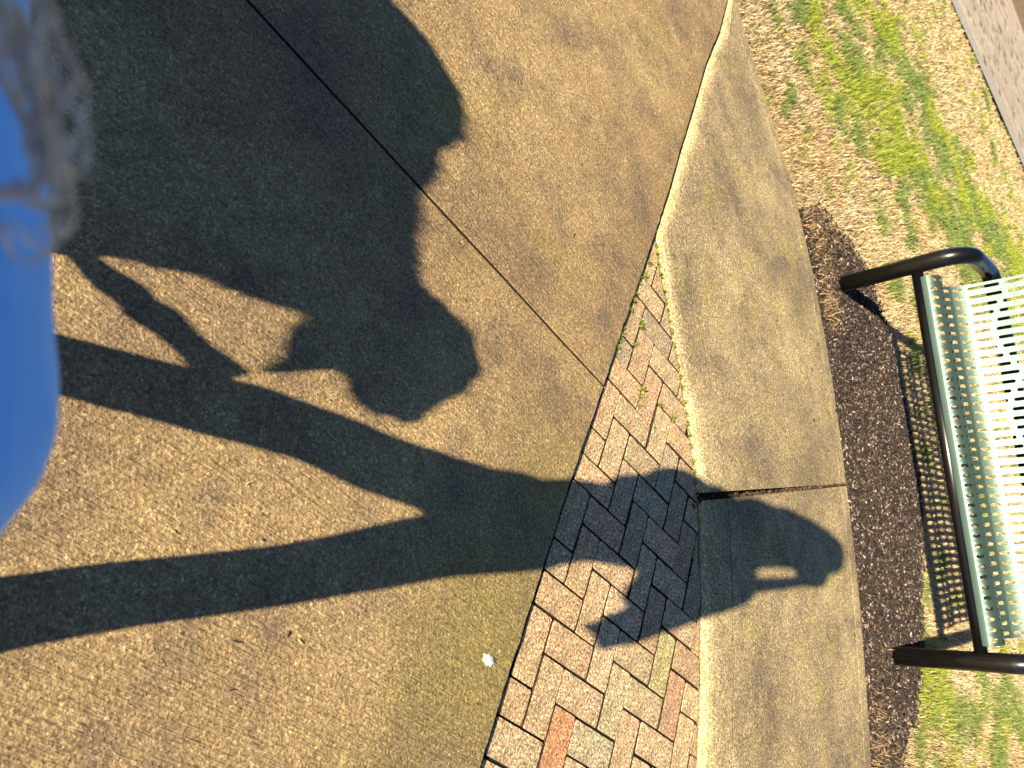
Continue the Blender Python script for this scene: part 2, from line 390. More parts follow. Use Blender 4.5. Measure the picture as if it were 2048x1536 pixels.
for i in range(-16, 26):
    for j in range(-24, 26):
        k = (i - j) % 4
        if k == 0: r = (i, j, i + 2, j + 1)
        elif k == 3: r = (i, j, i + 1, j + 2)
        else: continue
        c = O + U * .1 * (r[0] + r[2]) / 2 + Vv * .1 * (r[1] + r[3]) / 2
        if c[0] < -.6 or c[0] > 2.9 or c[1] < -1.3: continue
        g = .0029
        jx, jy = RNG.normal(0, .0009, 2); rot = RNG.normal(0, .006)
        q = []
        for (a, b, sa, sb) in ((r[0], r[1], 1, 1), (r[2], r[1], -1, 1), (r[2], r[3], -1, -1), (r[0], r[3], 1, -1)):
            q.append(O + U * (a * .1 + sa * (g + abs(RNG.normal(0, .0006))) + jx) + Vv * (b * .1 + sb * (g + abs(RNG.normal(0, .0006))) + jy))
        q = [c + np.array([(p - c)[0] * math.cos(rot) - (p - c)[1] * math.sin(rot), (p - c)[0] * math.sin(rot) + (p - c)[1] * math.cos(rot)]) for p in q]
        ok = True
        # clip by slab edge and border edge
        for pts_, marg in ((q, 0),):
            s1 = near_seg(se, c); t = (s1[2] - s1[1]); t = t / np.linalg.norm(t); nr = np.array([-t[1], t[0]])      # away from slab
            if nr @ np.array([.68, .73]) < 0: nr = -nr
            q = clip_half(q, s1[1] + nr * .015, nr)
            if len(q) < 3: ok = False; break
            for _ in range(3):
                cc = sum(q) / len(q)
                far = max(q, key=lambda p: -near_seg(fine_in, p)[0]) if _ else cc
                s2 = near_seg(fine_in, far if _ else c); t = (s2[2] - s2[1]); t = t / np.linalg.norm(t); nr = np.array([t[1], -t[0]])
                q = clip_half(q, s2[1] + nr * .008, nr)
                if len(q) < 3: ok = False; break
            if not ok: break
        if not ok: continue
        Q = np.array(q); area = .5 * np.sum(Q[:, 0] * np.roll(Q[:, 1], -1) - np.roll(Q[:, 0], -1) * Q[:, 1])
        if area < 0: Q = Q[::-1]; area = -area
        if area < .0006: continue
        keep = [a for a in range(len(Q)) if np.hypot(*(Q[a] - Q[a - 1])) > .003]; Q = Q[keep]
        if len(Q) < 3: continue
        m = len(Q); ce = Q.mean(0); zt = -.011 + RNG.normal(0, .0012); tilt = RNG.normal(0, .008, 2)
        # rounded-corner outline
        R = []
        for a in range(m):
            p0, p1, p2 = Q[a - 1], Q[a], Q[(a + 1) % m]; rr = min(.004, np.hypot(*(p1 - p0)) * .3, np.hypot(*(p2 - p1)) * .3)
            R += [p1 + (p0 - p1) / np.hypot(*(p0 - p1)) * rr, p1 + (p2 - p1) / np.hypot(*(p2 - p1)) * rr]
        R = np.array(R); m = len(R); vs = []
        for sc, z in ((0, -.07), (0, -.0016), (.0004, -.0005), (.0012, 0)):
            for p in R:
                d = p - ce; L = np.linalg.norm(d); pp = ce + d * (1 - sc * 1.3 / L)
                vs.append((pp[0] - ce[0], pp[1] - ce[1], z + (tilt @ (pp - ce) if z > -.05 else 0)))
        fs = []
        for rr in range(3):
            for a in range(m): b = (a + 1) % m; fs.append((rr * m + a, rr * m + b, (rr + 1) * m + b, (rr + 1) * m + a))
        fs.append(tuple(3 * m + a for a in range(m)))
        me = mesh('brick', vs, fs); me.materials.append(BRICK); me.materials.append(JOINT_DARK)
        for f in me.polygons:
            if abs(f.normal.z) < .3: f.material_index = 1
        ob = link('brick', me, None, paving); ob.location = (ce[0], ce[1], zt)
        base = np.array(special.get((i, j), random.choice(pal))) * RNG.uniform(1.0, 1.25) * np.array([1.10, 1.06, .96])
        if area < .004 and random.random() < .25: base = np.array((.46, .20, .11))
        ob.color = (*base, 1)

# ------------------------------------------------------------------ blades of grass
def blades(name, P, H, Wd, lean, cols, ang=None, parent=None, m=None):
    """P (n,3) roots; lean = horizontal reach as a fraction of length"""
    n = len(P); a = RNG.random(n) * 6.2832 if ang is None else ang
    d = np.stack([np.cos(a), np.sin(a)], 1); s = np.stack([-d[:, 1], d[:, 0]], 1)
    le = np.clip(lean, 0, .97); up = np.sqrt(1 - le ** 2)
    mid = P.copy(); mid[:, :2] += d * (H * le * .38)[:, None]; mid[:, 2] += H * (up * .55 + .08)
    tip = P.copy(); tip[:, :2] += d * (H * le)[:, None]; tip[:, 2] += H * up
    tw = RNG.normal(0, .12, (n, 1)) * H[:, None]; tip[:, :2] += s * tw
    w2 = (Wd / 2)[:, None] * s
    V = np.zeros((n, 5, 3)); V[:, 0] = P; V[:, 1] = P; V[:, 2] = mid; V[:, 3] = mid; V[:, 4] = tip
    V[:, 0, :2] -= w2; V[:, 1, :2] += w2; V[:, 2, :2] -= w2 * .75; V[:, 3, :2] += w2 * .75
    f = np.array([[0, 1, 3], [0, 3, 2], [2, 3, 4]])
    Fq = (f[None] + (np.arange(n) * 5)[:, None, None]).reshape(-1, 3)
    C = np.repeat(cols, 5, 0)
    return link(name, npmesh(name, V.reshape(-1, 3), Fq, C), m or GRASS, parent)

band_a = [(-2.186, 5.227), (-1.886, 5.402), (-1.525, 6.008), (-1.105, 6.905), (-.61, 7.674), (-.109, 8.728), (.695, 10.589), (1.673, 13.024), (3, 17)]
band_b = [(-3.2, 5.2), (-2.493, 6.384), (-2.258, 7.143), (-1.936, 7.849), (-1.527, 8.434), (-1.104, 8.894), (-.585, 9.627), (.105, 11.135), (.955, 13.259), (2, 17)]
tufts = [(-1.289, 4.601), (-1.168, 4.405), (-1.835, 6.152), (-1.758, 6.045), (-1.132, 5.759), (-1.253, 5.459), (-.705, 6.567), (-.535, 5.849), (-.497, 4.375), (-.609, 4.198), (-.348, 6.512), (-1.817, 4.618), (-2.167, 6.141), (-.446, 8.75), (-.378, 11.067), (-.03, 5.776), (.173, 6.241), (1.828, 4.796), (1.946, 4.549), (1.067, 6.137), (.835, 6.131), (.615, 6.197), (2.795, 5.499), (2.13, 3.546), (2.457, 4.669), (2.448, 4.41), (2.756, 4.766), (2.435, 4.061), (2.596, 4.252), (2.835, 5.165), (-.883, 4.08), (-1.049, 4.077), (-1.537, 4.977), (-.276, 3.981), (.458, 5.884), (-1.5, 11.918), (-2.24, 12.353)]
road_near = [(-9.6, 1.2), (-7.3, 5.0), (-4.9, 9.0), (-3.43, 11.40), (-3.127, 11.85), (-2.75, 12.45), (-2.13, 13.28), (-1.47, 14.55), (-.6, 16.3), (1.5, 20.4), (4.5, 26)]
lawn_poly = [(-11, 3.0)] + [(-9.6, 1.2)] + road_near[1:] + [(9, 26), (9, -3), (4.1, -3)] + list(reversed([(a, b + .0) for a, b in strip_out])) + [(-3.2, 5.42), (-5, 7.28)]
mulch_poly = [(a, b) for a, b in strip_out if -.6 < a < 2.6] + list(reversed(mulch_far))
def sample_lawn(n, x0, x1, y0, y1):
    P = np.c_[RNG.uniform(x0, x1, n), RNG.uniform(y0, y1, n)]
    P = P[inside(P, lawn_poly)]
    mm = inside(P, mulch_poly)
    edge = distline(P, mulch_far); keep = ~mm | (edge < .05 * RNG.random(len(P)))
    return P[keep]
def lawn_z(P): return -.042 + .03 * (fbm(P[:, 0] * .7, P[:, 1] * .7) - .5)
def in_view(P, marg=.35):
    X = np.c_[P, np.zeros(len(P))] - [0, 0, CAM_H]
    zc = X @ np.array(AZ); return (np.abs((X @ np.array(AX)) / zc) < .696 + marg * .3) & (np.abs((X @ np.array(AY)) / zc) < .522 + marg) & (zc > 0)
ALL = []
for (cnt, y0, y1, x0, x1) in ((170000, 3.0, 5.6, -3.2, 4.3), (210000, 5.6, 9, -5.5, 5.5), (200000, 9, 14, -7, 6), (120000, 14, 26, -9, 7)):
    P = sample_lawn(cnt, x0, x1, y0, y1); v = in_view(P); P = P[v | (RNG.random(len(P)) < .22)]; ALL.append(P)
P = np.vstack(ALL); n = len(P); Y = P[:, 1]
da = distline(P, band_a); db = distline(P, band_b)
nz = fbm(P[:, 0] * 3.1 + 40, P[:, 1] * 1.6 + 9, 4); nf = fbm(P[:, 0] * 9 + 3, P[:, 1] * 6 + 70, 3); nb = fbm(P[:, 0] * 1.1, P[:, 1] * .55 + 3, 3)
gr = np.clip((.44 - da) / .34 + (nz - .5) * 3.6 + (nf - .5) * 2.4, -1, 1.0); gr2 = np.clip((.56 - db) / .42 + (nz - .5) * 3.6 + (nf - .5) * 2.4, -1, 1.0)
g = np.maximum(np.maximum(gr, gr2), 0) ** .7
bl = np.zeros(n)
for tx, ty in tufts:
    d = np.hypot(P[:, 0] - tx, P[:, 1] - ty); bl = np.maximum(bl, np.clip(1.5 - d / (.075 + .07 * (ty > 5)) + (nf - .5) * 2, 0, 1))
wild = np.clip((nf - .62) * 9, 0, 1) * np.clip((nb - .40) * 6, 0, 1)
nearright = (P[:, 0] > 2.0) & (P[:, 1] < 6.4); g = np.maximum(g, nearright * np.clip((fbm(P[:, 0] * 2.2, P[:, 1] * 2.2 + 30, 3) - .50) * 8, 0, .9))
edge_g = np.clip(1 - distline(P, strip_out) / .045, 0, 1) * (fbm(P[:, 0] * 7, P[:, 1] * 3, 2) > .45) * (P[:, 0] < -.2)
isg = RNG.random(n) < np.maximum(np.maximum(g * .80, bl * .85), np.maximum(wild * .7, edge_g * .7))
cool = (np.maximum(bl, (fbm(P[:, 0] * 2.6 + 90, P[:, 1] * 2.0, 2) > .53) * .8) > .5)
r3 = RNG.random((n, 1))
straw = np.array([.54, .42, .24]) * (1 - r3) + np.array([.76, .66, .43]) * r3
pinky = (fbm(P[:, 0] * 4, P[:, 1] * 4 + 11, 2) > .53)[:, None]; straw = np.where(pinky, straw * [1.0, .93, .88], straw)
dk = RNG.random((n, 1)) < .17; straw = np.where(dk, straw * .33, straw)
gy_ = np.array([.18, .25, .025]) * (1 - r3) + np.array([.35, .42, .06]) * r3; gc = np.array([.10, .165, .035]) * (1 - r3) + np.array([.26, .34, .10]) * r3
green = np.where(cool[:, None], gc, gy_)
cols = np.where(isg[:, None], green, straw) * RNG.uniform(.75, 1.2, (n, 1))
lod = np.clip(Y / 4.6, .8, 3.2)
Hh = np.where(isg, RNG.uniform(.030, .062, n), RNG.uniform(.022, .050, n)) * np.clip(lod, .9, 1.5)
Wd = RNG.uniform(.0026, .0052, n) * lod * np.where(isg, .9, 1.0)
lean = np.where(isg, RNG.uniform(.25, .8, n), RNG.uniform(.6, .97, n))
gob = blades('grass', np.c_[P, lawn_z(P) - .004], Hh, Wd, lean, cols)
tag(gob, 'short straw coloured winter grass with streaks and tufts of green', 'grass', kind='stuff')

# orange-brown dead grass and fine runners lying over the mulch near the bench legs
def scatter(cx, cy, sx, sy, n): return np.c_[RNG.normal(cx, sx, n), RNG.normal(cy, sy, n)]
P = np.vstack([scatter(-.45, 4.33, .12, .12, 450), scatter(2.30, 3.45, .2, .2, 900), scatter(-.14, 4.36, .13, .09, 700), scatter(.02, 4.24, .09, .06, 220), scatter(-.36, 4.45, .10, .12, 500), scatter(1.80, 3.80, .05, .05, 160), scatter(2.10, 3.60, .14, .12, 260), scatter(.62, 4.36, .10, .09, 140), scatter(.9, 4.55, .5, .2, 260), scatter(2.35, 3.35, .2, .12, 400)])
P = P[~inside(P, [(a, b - .0) for a, b in strip_out] + [(3.9, -3), (-3, -3), (-3, 4)])]
n = len(P); r3 = RNG.random((n, 1)); cc = np.array([.44, .27, .12]) * (1 - r3) + np.array([.64, .50, .28]) * r3
dg = blades('dead_grass', np.c_[P, np.full(n, .0)], RNG.uniform(.03, .075, n), RNG.uniform(.0018, .003, n), RNG.uniform(.75, .97, n), cc)
tag(dg, 'rust and straw coloured dead grass runners lying on the bark mulch', 'grass', kind='stuff')

# ------------------------------------------------------------------ mulch bed
mp = np.array(mulch_poly); res = 46
bx = np.linspace(-.7, 2.7, 90); by = np.linspace(3.0, 5.3, 62); BX, BY = np.meshgrid(bx, by)
PB = np.c_[BX.ravel(), BY.ravel()]
ins = inside(PB, mulch_poly); dn = distline(PB, strip_out); df = distline(PB, mulch_far)
def mulch_h(P):
    a = distline(P, strip_out); b = distline(P, mulch_far)
    return -.022 + .045 * np.clip(a / .30, 0, 1) * (.55 + .45 * np.clip(b / .16, 0, 1)) + .018 * (fbm(P[:, 0] * 5, P[:, 1] * 5, 2) - .5)
ZB = np.where(ins, mulch_h(PB), -.07)
idx = np.arange(len(PB)).reshape(BX.shape)
F = np.stack([idx[:-1, :-1], idx[:-1, 1:], idx[1:, 1:], idx[1:, :-1]], -1).reshape(-1, 4); F = F[ins[F].any(1)]
mb = link('mulch_bed', npmesh('mulch_bed', np.c_[PB, ZB], F), MULCHBASE, smooth=True); tag(mb, kind='structure')
P = np.c_[RNG.uniform(-.75, 2.75, 60000), RNG.uniform(3.0, 5.3, 60000)]
fr = inside(P, mulch_poly); dd = distline(P, mulch_far); P = P[fr | ((dd < .05) & (P[:, 1] > 3.9) & (RNG.random(len(P)) < .5) & ~inside(P, [(a, b) for a, b in strip_out] + [(3.9, -3), (-3, -3), (-3, 4)]))]
thin = (P[:, 0] < -.25) & (RNG.random(len(P)) < .45) | (P[:, 0] > 2.15) & (RNG.random(len(P)) < .35); P = P[~thin]
n = len(P); k = RNG.random((n, 1))
cc = np.where(k < .74, np.array([.023, .017, .0145]), np.where(k < .92, np.array([.075, .058, .053]), np.array([.20, .155, .13]))) * RNG.uniform(.45, 1.7, (n, 1))
ch = link('bark_chips', chips_mesh('bark_chips', np.c_[P, mulch_h(P)], RNG.uniform(.012, .046, n), RNG.uniform(.004, .012, n), RNG.uniform(.002, .006, n), cc, .5, .003), CHIP)
tag(ch, 'dark brown shredded bark chips covering the bed in front of the bench', 'mulch', kind='stuff')

# ------------------------------------------------------------------ moss and small weeds in the joints
moss = [(-.32, 2.468), (-.323, 2.404), (-.27, 2.419), (-.259, 2.35), (-.188, 2.298), (-.154, 2.262), (-.098, 2.185), (-.077, 2.16), (-.103, 2.311), (-.094, 2.31), (-.042, 2.128), (-.029, 2.236), (.124, 2.225), (.131, 2.214), (.148, 2.187), (.175, 2.161), (.198, 2.305), (.261, 2.367), (.259, 2.224), (.271, 2.225), (-1.507, 3.683), (-1.555, 3.726), (-1.458, 3.635)]
for t in np.linspace(0, 1, 16): moss.append((-.29 + .27 * t, 2.395 - .30 * t))
for t in np.linspace(0, 1, 26): moss.append(tuple(inner_all[int(t * 55)] - [.004, .006]))
MP = []
for x, y in moss:
    k = int(RNG.integers(5, 26)); MP.append(np.c_[RNG.normal(x, .006, k), RNG.normal(y, .006, k)])
MP = np.vstack(MP); n = len(MP); r3 = RNG.random((n, 1))
mo = blades('moss', np.c_[MP, np.full(n, -.012)], RNG.uniform(.005, .016, n), RNG.uniform(.003, .006, n), RNG.uniform(.3, .95, n), np.array([.12, .22, .02]) * (1 - r3) + np.array([.26, .30, .04]) * r3)
tag(mo, 'bright green moss and seedlings growing in the paver joints', 'moss', kind='stuff')
# lichen-yellow crumbs along the foot of the border
kk = 2600; q = inner_all[RNG.integers(0, 110, kk)] + RNG.normal(0, .005, (kk, 2)); r3 = RNG.random((kk, 1))
li = blades('lichen', np.c_[q, np.full(kk, -.016)], RNG.uniform(.002, .007, kk), RNG.uniform(.002, .005, kk), RNG.uniform(.3, .9, kk), np.array([.16, .13, .03]) * (1 - r3) + np.array([.42, .36, .10]) * r3)
tag(li, 'yellowish lichen crumbs along the foot of the pale border', 'lichen', kind='stuff')

# ------------------------------------------------------------------ road at the far side of the lawn
e = np.array([.515, .857]); nrm = np.array([-.857, .515]); p0 = np.array([-3.43, 11.40])
sa = np.r_[np.linspace(-60, -5, 12), np.arange(-4.8, 9, .045), np.linspace(9.2, 80, 14)]; sb = np.arange(0, 6.01, .045)
SA, SB = np.meshgrid(sa, sb)
Hs = .006 * (fbm(SA * 1.7, SB * 9, 3) - .5) + .006 * (fbm(SA * 9, SB * 26, 2) - .5); lip_shade = np.zeros_like(SA)
core = (SB > .42) & (SB < 5.6)
for _ in range(420):
    ca, cb = RNG.uniform(-4, 8.5), RNG.uniform(.45, 5.5); wd = RNG.uniform(.06, .13); hh = RNG.uniform(.008, .020); tl = RNG.uniform(.15, .45)
    a = SA - ca + .9 * (SB - cb) ** 2 / wd; b = SB - cb
    sh = np.where(a > 0, np.exp(-a / tl), 0) * np.clip(1 - (b / wd) ** 2, 0, 1)
    Hs += hh * sh * core; lip_shade = np.maximum(lip_shade, ((a < 0) & (a > -.085) & (np.abs(b) < wd * .95)) * core * RNG.uniform(.6, 1))  # shade at each scallop lip, put into the colour as a dark arc
Hs = np.where(SB < .40, 0.012, Hs); Hs = np.where((SB > .40) & (SB < .45), -.012, Hs)
RX = p0[0] + e[0] * SA + nrm[0] * SB; RY = p0[1] + e[1] * SA + nrm[1] * SB
gut = (SB < .40)
stre = fbm(SA * 2.2, SB * 16, 3)
c1 = np.array([.30, .255, .205]); c2 = np.array([.43, .375, .315])
C = c1 + (c2 - c1) * np.clip((stre - .3) / .4, 0, 1)[..., None]
C = np.where(gut[..., None], np.array([.30, .30, .28]), C) * (1 - .75 * lip_shade)[..., None]
idx = np.arange(SA.size).reshape(SA.shape)
F = np.stack([idx[:-1, :-1], idx[:-1, 1:], idx[1:, 1:], idx[1:, :-1]], -1).reshape(-1, 4)[:, ::-1]
rm = M('worn_road_surface', .9, .2)
at = rm.n('ShaderNodeAttribute', attribute_name='tint').outputs['Color']; gg = rm.noise(26, 3, .7)
rm.base(rm.mix(.9, at, rm.ramp(gg, [(.3, .65), (.7, 1.3)]), 'MULTIPLY')); rm.bump(gg, .01, .7)
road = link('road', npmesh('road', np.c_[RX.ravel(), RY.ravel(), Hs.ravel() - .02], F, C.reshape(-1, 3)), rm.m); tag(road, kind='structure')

# ------------------------------------------------------------------ bench
def tube(path, r, seg=20, caps=True, radii=None):
    P = [Vector(p) for p in path]; vs = []; fs = []; T0 = (P[1] - P[0]).normalized()
    nrm_ = T0.orthogonal().normalized()
    for i, p in enumerate(P):
        T = ((P[min(i + 1, len(P) - 1)] - P[max(i - 1, 0)])).normalized()
        nrm_ = (nrm_ - T * nrm_.dot(T)).normalized(); bn = T.cross(nrm_); rr = radii[i] if radii else r
        for k in range(seg): a = 2 * math.pi * k / seg; vs.append(p + (nrm_ * math.cos(a) + bn * math.sin(a)) * rr)
    for i in range(len(P) - 1):
        for k in range(seg): a, b = i * seg + k, i * seg + (k + 1) % seg; fs.append((a, b, b + seg, a + seg))
    if caps: fs.append(tuple(reversed(range(seg)))); fs.append(tuple((len(P) - 1) * seg + k for k in range(seg)))
    return vs, fs
BLK = M('black_gloss_paint', .30, .3); BLK.base(BLK.ramp(BLK.noise(38, 5, .8), [(.3, (.0018, .0018, .002)), (.62, (.003, .003, .0035)), (.80, (.018, .018, .02))]))
BLK.b.inputs['Coat Weight'].default_value = .35; BLK.b.inputs['Coat Roughness'].default_value = .13; BLK.bump(BLK.noise(300, 2), .0003, .5)
GRN = M('sage_green_enamel', .45, .4, .70)
GRN.base(GRN.ramp(GRN.noise(5, 3), [(.3, (.058, .100, .090)), (.7, (.070, .120, .108))])); GRN.b.inputs['Coat Weight'].default_value = .06; GRN.b.inputs['Coat Roughness'].default_value = .25
GRN.bump(GRN.noise(90, 2), .0004, .4)
bench = empty('park_bench', (-.106, 4.44, 0), math.atan2(-.279, .960))
tag(bench, 'park bench with slotted sage green metal seat and thick black tubular ends', 'bench')
LEN = 2.017
def arch_path():
    pts = [(0, 0, -.05), (0, 0, .54)]
    for k in range(1, 9): a = k / 8 * math.pi / 2; pts.append((0, .13 - .13 * math.cos(a), .54 + .13 * math.sin(a)))
    pts.append((0, .40, .672))
    for k in range(1, 9): a = k / 8 * math.pi / 2; pts.append((.12 - .12 * math.cos(a), .40 + .12 * math.sin(a), .672))
    pts.append((.19, .52, .672))
    return pts
vs, fs = tube(arch_path(), .046, 28)
o = link('end_frame', mesh('end_frame', vs, fs), BLK.m, bench, True)
vs, fs = tube([(LEN - x, y, z) for x, y, z in arch_path()], .046, 28)
o = link('end_frame', mesh('end_frame', vs, fs), BLK.m, bench, True)
vs, fs = tube([(.191, .52, .672), (LEN - .191, .52, .672)], .0455, 28); link('back_rail', mesh('back_rail', vs, fs), BLK.m, bench, True)
vs, fs = tube([(.0, .012, .42), (LEN, .012, .42)], .030, 18); link('front_rail', mesh('front_rail', vs, fs), BLK.m, bench, True)
for x in (.42, LEN / 2, LEN - .42):
    vs, fs = tube([(x, .402, .69), (x, .50, .675)], .011, 12); link('bracket', mesh('bracket', vs, fs), BLK.m, bench, True)
# perforated panel: profile (depth, height)
ctrl = [(-.012, .437), (-.014, .462), (.0, .488), (.03, .506), (.07, .512), (.12, .503), (.17, .485), (.205, .470), (.235, .465), (.268, .471), (.298, .487), (.324, .513), (.345, .549), (.361, .595), (.373, .650), (.382, .705), (.392, .770), (.400, .83), (.412, .862), (.432, .875), (.45, .866)]
prof = catmull(ctrl, 6); sl = np.r_[0, np.cumsum(np.hypot(*np.diff(prof, axis=0).T))]; ST = sl[-1]
def pf(s): return np.interp(s, sl, prof[:, 0]), np.interp(s, sl, prof[:, 1])
# slot columns along the profile: (centre, half length)
cols_s = [(.057, .021), (.125, .022), (.19, .022), (.255, .022), (.350, .030), (.425, .025), (.527, .05), (.68, .045)]
NR = 38; PITCH = (LEN - .15) / NR; L0 = .075
vid = {}; VS = []; FS = []
def vtx(l, s):
    k = (round(l, 5), round(s, 5))
    if k not in vid: d, z = pf(s); vid[k] = len(VS); VS.append((l, d, z))
    return vid[k]
for r_ in range(NR):
    la = L0 + r_ * PITCH; lb = la + PITCH; lm = (la + lb) / 2; s_prev = 0.0
    def strip(s0, s1):
        k = max(1, int((s1 - s0) / .011)); ss = np.linspace(s0, s1, k + 1)
        for a, b in zip(ss[:-1], ss[1:]): FS.append((vtx(la, a), vtx(lb, a), vtx(lb, b), vtx(la, b)))
    for ci, (sc, hl) in enumerate(cols_s):
        gp = .560 + .096 * abs(2 * (((r_ - .6) / 9.5) % 1) - 1) ** 1.7
        c, h = sc, hl; lo, hi = sc - hl - .009, sc + hl + .009
        if ci == 6: c, h = (.472 + gp - .012) / 2, (gp - .012 - .472) / 2; lo, hi = .460, gp
        if ci == 7: c, h = (gp + .012 + .735) / 2, (.735 - gp - .012) / 2; lo, hi = gp, .750
        if r_ in (0, 1, NR - 1) and ci > 0 and False: continue
        if lo > s_prev + 1e-6: strip(s_prev, lo)
        hw = .0092
        # hole ring: straight sides subdivided so that the slot follows the curve
        k = 5; side = np.linspace(c - h + hw, c + h - hw, k)
        hole = [(lm + hw, s) for s in side] + [(lm + hw * math.cos(a), c + h - hw + hw * math.sin(a)) for a in (math.pi / 4, math.pi / 2, 3 * math.pi / 4)] + [(lm - hw, s) for s in side[::-1]] + [(lm - hw * math.cos(a), c - h + hw - hw * math.sin(a)) for a in (math.pi / 4, math.pi / 2, 3 * math.pi / 4)]
        sd = np.linspace(lo, hi, k)
        outer = [(lb, s) for s in sd] + [(lb, hi), (lm, hi), (la, hi)] + [(la, s) for s in sd[::-1]] + [(la, lo), (lm, lo), (lb, lo)]
        hv = [vtx(*q) for q in hole]; ov = [vtx(*q) for q in outer]
        for q in range(len(hole)):
            q2 = (q + 1) % len(hole); f = [ov[q], ov[q2], hv[q2], hv[q]]
            f = [f[i] for i in range(4) if f[i] != f[i - 1]]
            if len(f) > 2: FS.append(tuple(f))
        s_prev = hi
    strip(s_prev, ST)
me = mesh('seat_panel', VS, FS)
bm = bmesh.new(); bm.from_mesh(me); bmesh.ops.remove_doubles(bm, verts=bm.verts, dist=1e-5); bmesh.ops.recalc_face_normals(bm, faces=bm.faces); bm.to_mesh(me); bm.free()
panel = link('seat_panel', me, GRN.m, bench, True)
so = panel.modifiers.new('sheet', 'SOLIDIFY'); so.thickness = .0045; so.offset = 0
dg_ = bpy.context.evaluated_depsgraph_get(); me2 = bpy.data.meshes.new_from_object(panel.evaluated_get(dg_)); panel.modifiers.clear(); me2.name = 'seat_panel'
me2.set_sharp_from_angle(angle=math.radians(35)); panel.data = me2
# ------------------------------------------------------------------ litter lying on the paving
TW = mat_simple('dry_twig', (.035, .022, .016), (.10, .065, .04), 60, bump=.001)
STRAWM = mat_simple('dry_needle', (.35, .26, .12), (.50, .40, .2), 60)
def twig(name, x, y, L, r, ang, z, bend, m):
    pts = [(math.cos(ang) * (t - .5) * L - math.sin(ang) * bend * L * (t - .5) ** 2, math.sin(ang) * (t - .5) * L + math.cos(ang) * bend * L * (t - .5) ** 2, .0) for t in np.linspace(0, 1, 7)]
    rr = [r * k for k in (.5, .9, 1, 1.05, .95, .8, .45)]
    vs, fs = tube(pts, r, 7, True, rr); o = link(name, mesh(name, vs, fs), m); o.location = (x, y, z + r); return o
TWS = [(.353, .617, .021, 1.0, 1, 'longest dark needle lying on the sunlit path below the right leg shadow'), (.381, .72, .013, 2.4, 1, 'short reddish needle above the trio of needles on the sunlit path'),
       (.407, .742, .018, .5, 0, 'pale straw needle slanting beside the dark needles on the path'), (.432, .587, .012, 1.2, 1, 'needle near the lower left of the sunlit path'),
       (.573, .861, .010, 1.3, 1, 'tiny brown needle toward the border on the sunlit path'), (.067, .715, .014, 1.6, 0, 'pale yellow needle between the two leg shadows'),
       (.185, .715, .007, 0.3, 1, 'small dark crumb between the two leg shadows'), (.099, .667, .012, 1.0, 0, 'curled pale fibre beside the left leg shadow'),
       (-.641, .972, .014, 1.2, 0, 'pale needle inside the broad dark shadow'), (-.253, 1.442, .012, .4, 1, 'dark crumb at the edge of the broad shadow'),
       (-.431, 2.015, .018, 2.2, 1, 'thin dark needle on the upper sunlit path'), (-.879, 2.714, .010, .2, 1, 'small dark crumb high on the sunlit path'),
       (.979, 1.937, .016, 1.9, 1, 'dark needle lying on a brick paver near the border'), (.113, .551, .015, .8, 0, 'straw coloured needle in the gap between leg shadows')]
for x, y, L, a, dk_, lab in TWS:
    z = 0 if x < .9 else -.010
    tag(twig('pine_needle', x, y, L, .0016, a, z, random.uniform(-.6, .6), TW if dk_ else STRAWM), lab, 'needle', 'needles littered on the paving')
BKS = [(.522, 3.608, .022, .009, .4, 'curled dark bark flake on the border beside the pale speck'), (.528, 3.675, .010, .007, 1.4, 'small bark crumb next to the curled flake on the border'),
       (1.449, 3.406, .016, .007, 0, 'oval dark bark crumb on the border near the lower bench leg'), (1.548, 3.467, .020, .006, .3, 'slim dark bark chip nearest the mulch by the lower bench leg'),
       (1.193, 3.618, .014, .005, .1, 'bark chip at the tip of the head shadow on the border'), (.911, 2.33, .016, .006, .9, 'dark chip on the pale nose of the border in the shadow'),
       (.538, 3.935, .034, .012, 1.2, 'bark piece leaning over the outer edge of the border'), (.181, 3.897, .010, .006, .2, 'bark crumb at the outer edge of the border below the upper bench leg'),
       (.286, 3.738, .016, .012, .8, 'faint grey bark flake on the border'), (.594, 2.36, .022, .012, .2, 'dark chip wedged between the last bricks and the border joint')]
for x, y, L, w_, a, lab in BKS:
    z = -.010 if (x, y) == (.594, 2.36) else .012
    me = chips_mesh('bark_flake', np.array([[0, 0, 0.]]), np.array([L]), np.array([w_]), np.array([.004]), np.array([[.05, .034, .026]]), .1, 0, np.array([a]))
    o = link('bark_flake', me, CHIP); o.location = (x, y, z + .001); tag(o, lab, 'bark', 'bark flakes strewn on the border')
tag(twig('twig', 1.444, 3.179, .062, .0022, .15, .012, .15, TW), 'thin straight reddish twig lying on the border right of the head shadow', 'twig')
# white petal-like splat on the path near the bricks
vs = [(0, 0, .004)]; kf = 22
for k in range(kf):
    a = 2 * math.pi * k / kf; r = .0125 * (1 + .22 * math.sin(2 * a + .6) * .5 + .1 * math.sin(7 * a)); vs.append((r * math.cos(a) * 1.25, r * math.sin(a) * .95, .003))
for k in range(kf):
    a = 2 * math.pi * k / kf; r = .016 * (1 + .12 * math.sin(2 * a + .6) + .12 * math.sin(7 * a)); vs.append((r * math.cos(a) * 1.25, r * math.sin(a) * .95, .0003))
fs = [(0, 1 + k, 1 + (k + 1) % kf) for k in range(kf)] + [(1 + k, 1 + kf + k, 1 + kf + (k + 1) % kf, 1 + (k + 1) % kf) for k in range(kf)]
pe = link('white_petal', mesh('white_petal', vs, fs), mat_simple('white_petal', (.45, .47, .46), (.62, .64, .62), 120, bump=.001), smooth=True); pe.location = (.658, 1.217, .001); pe.rotation_euler = (0, 0, .6)
tag(pe, 'small crumpled white petal lying on the path near the bricks', 'petal')

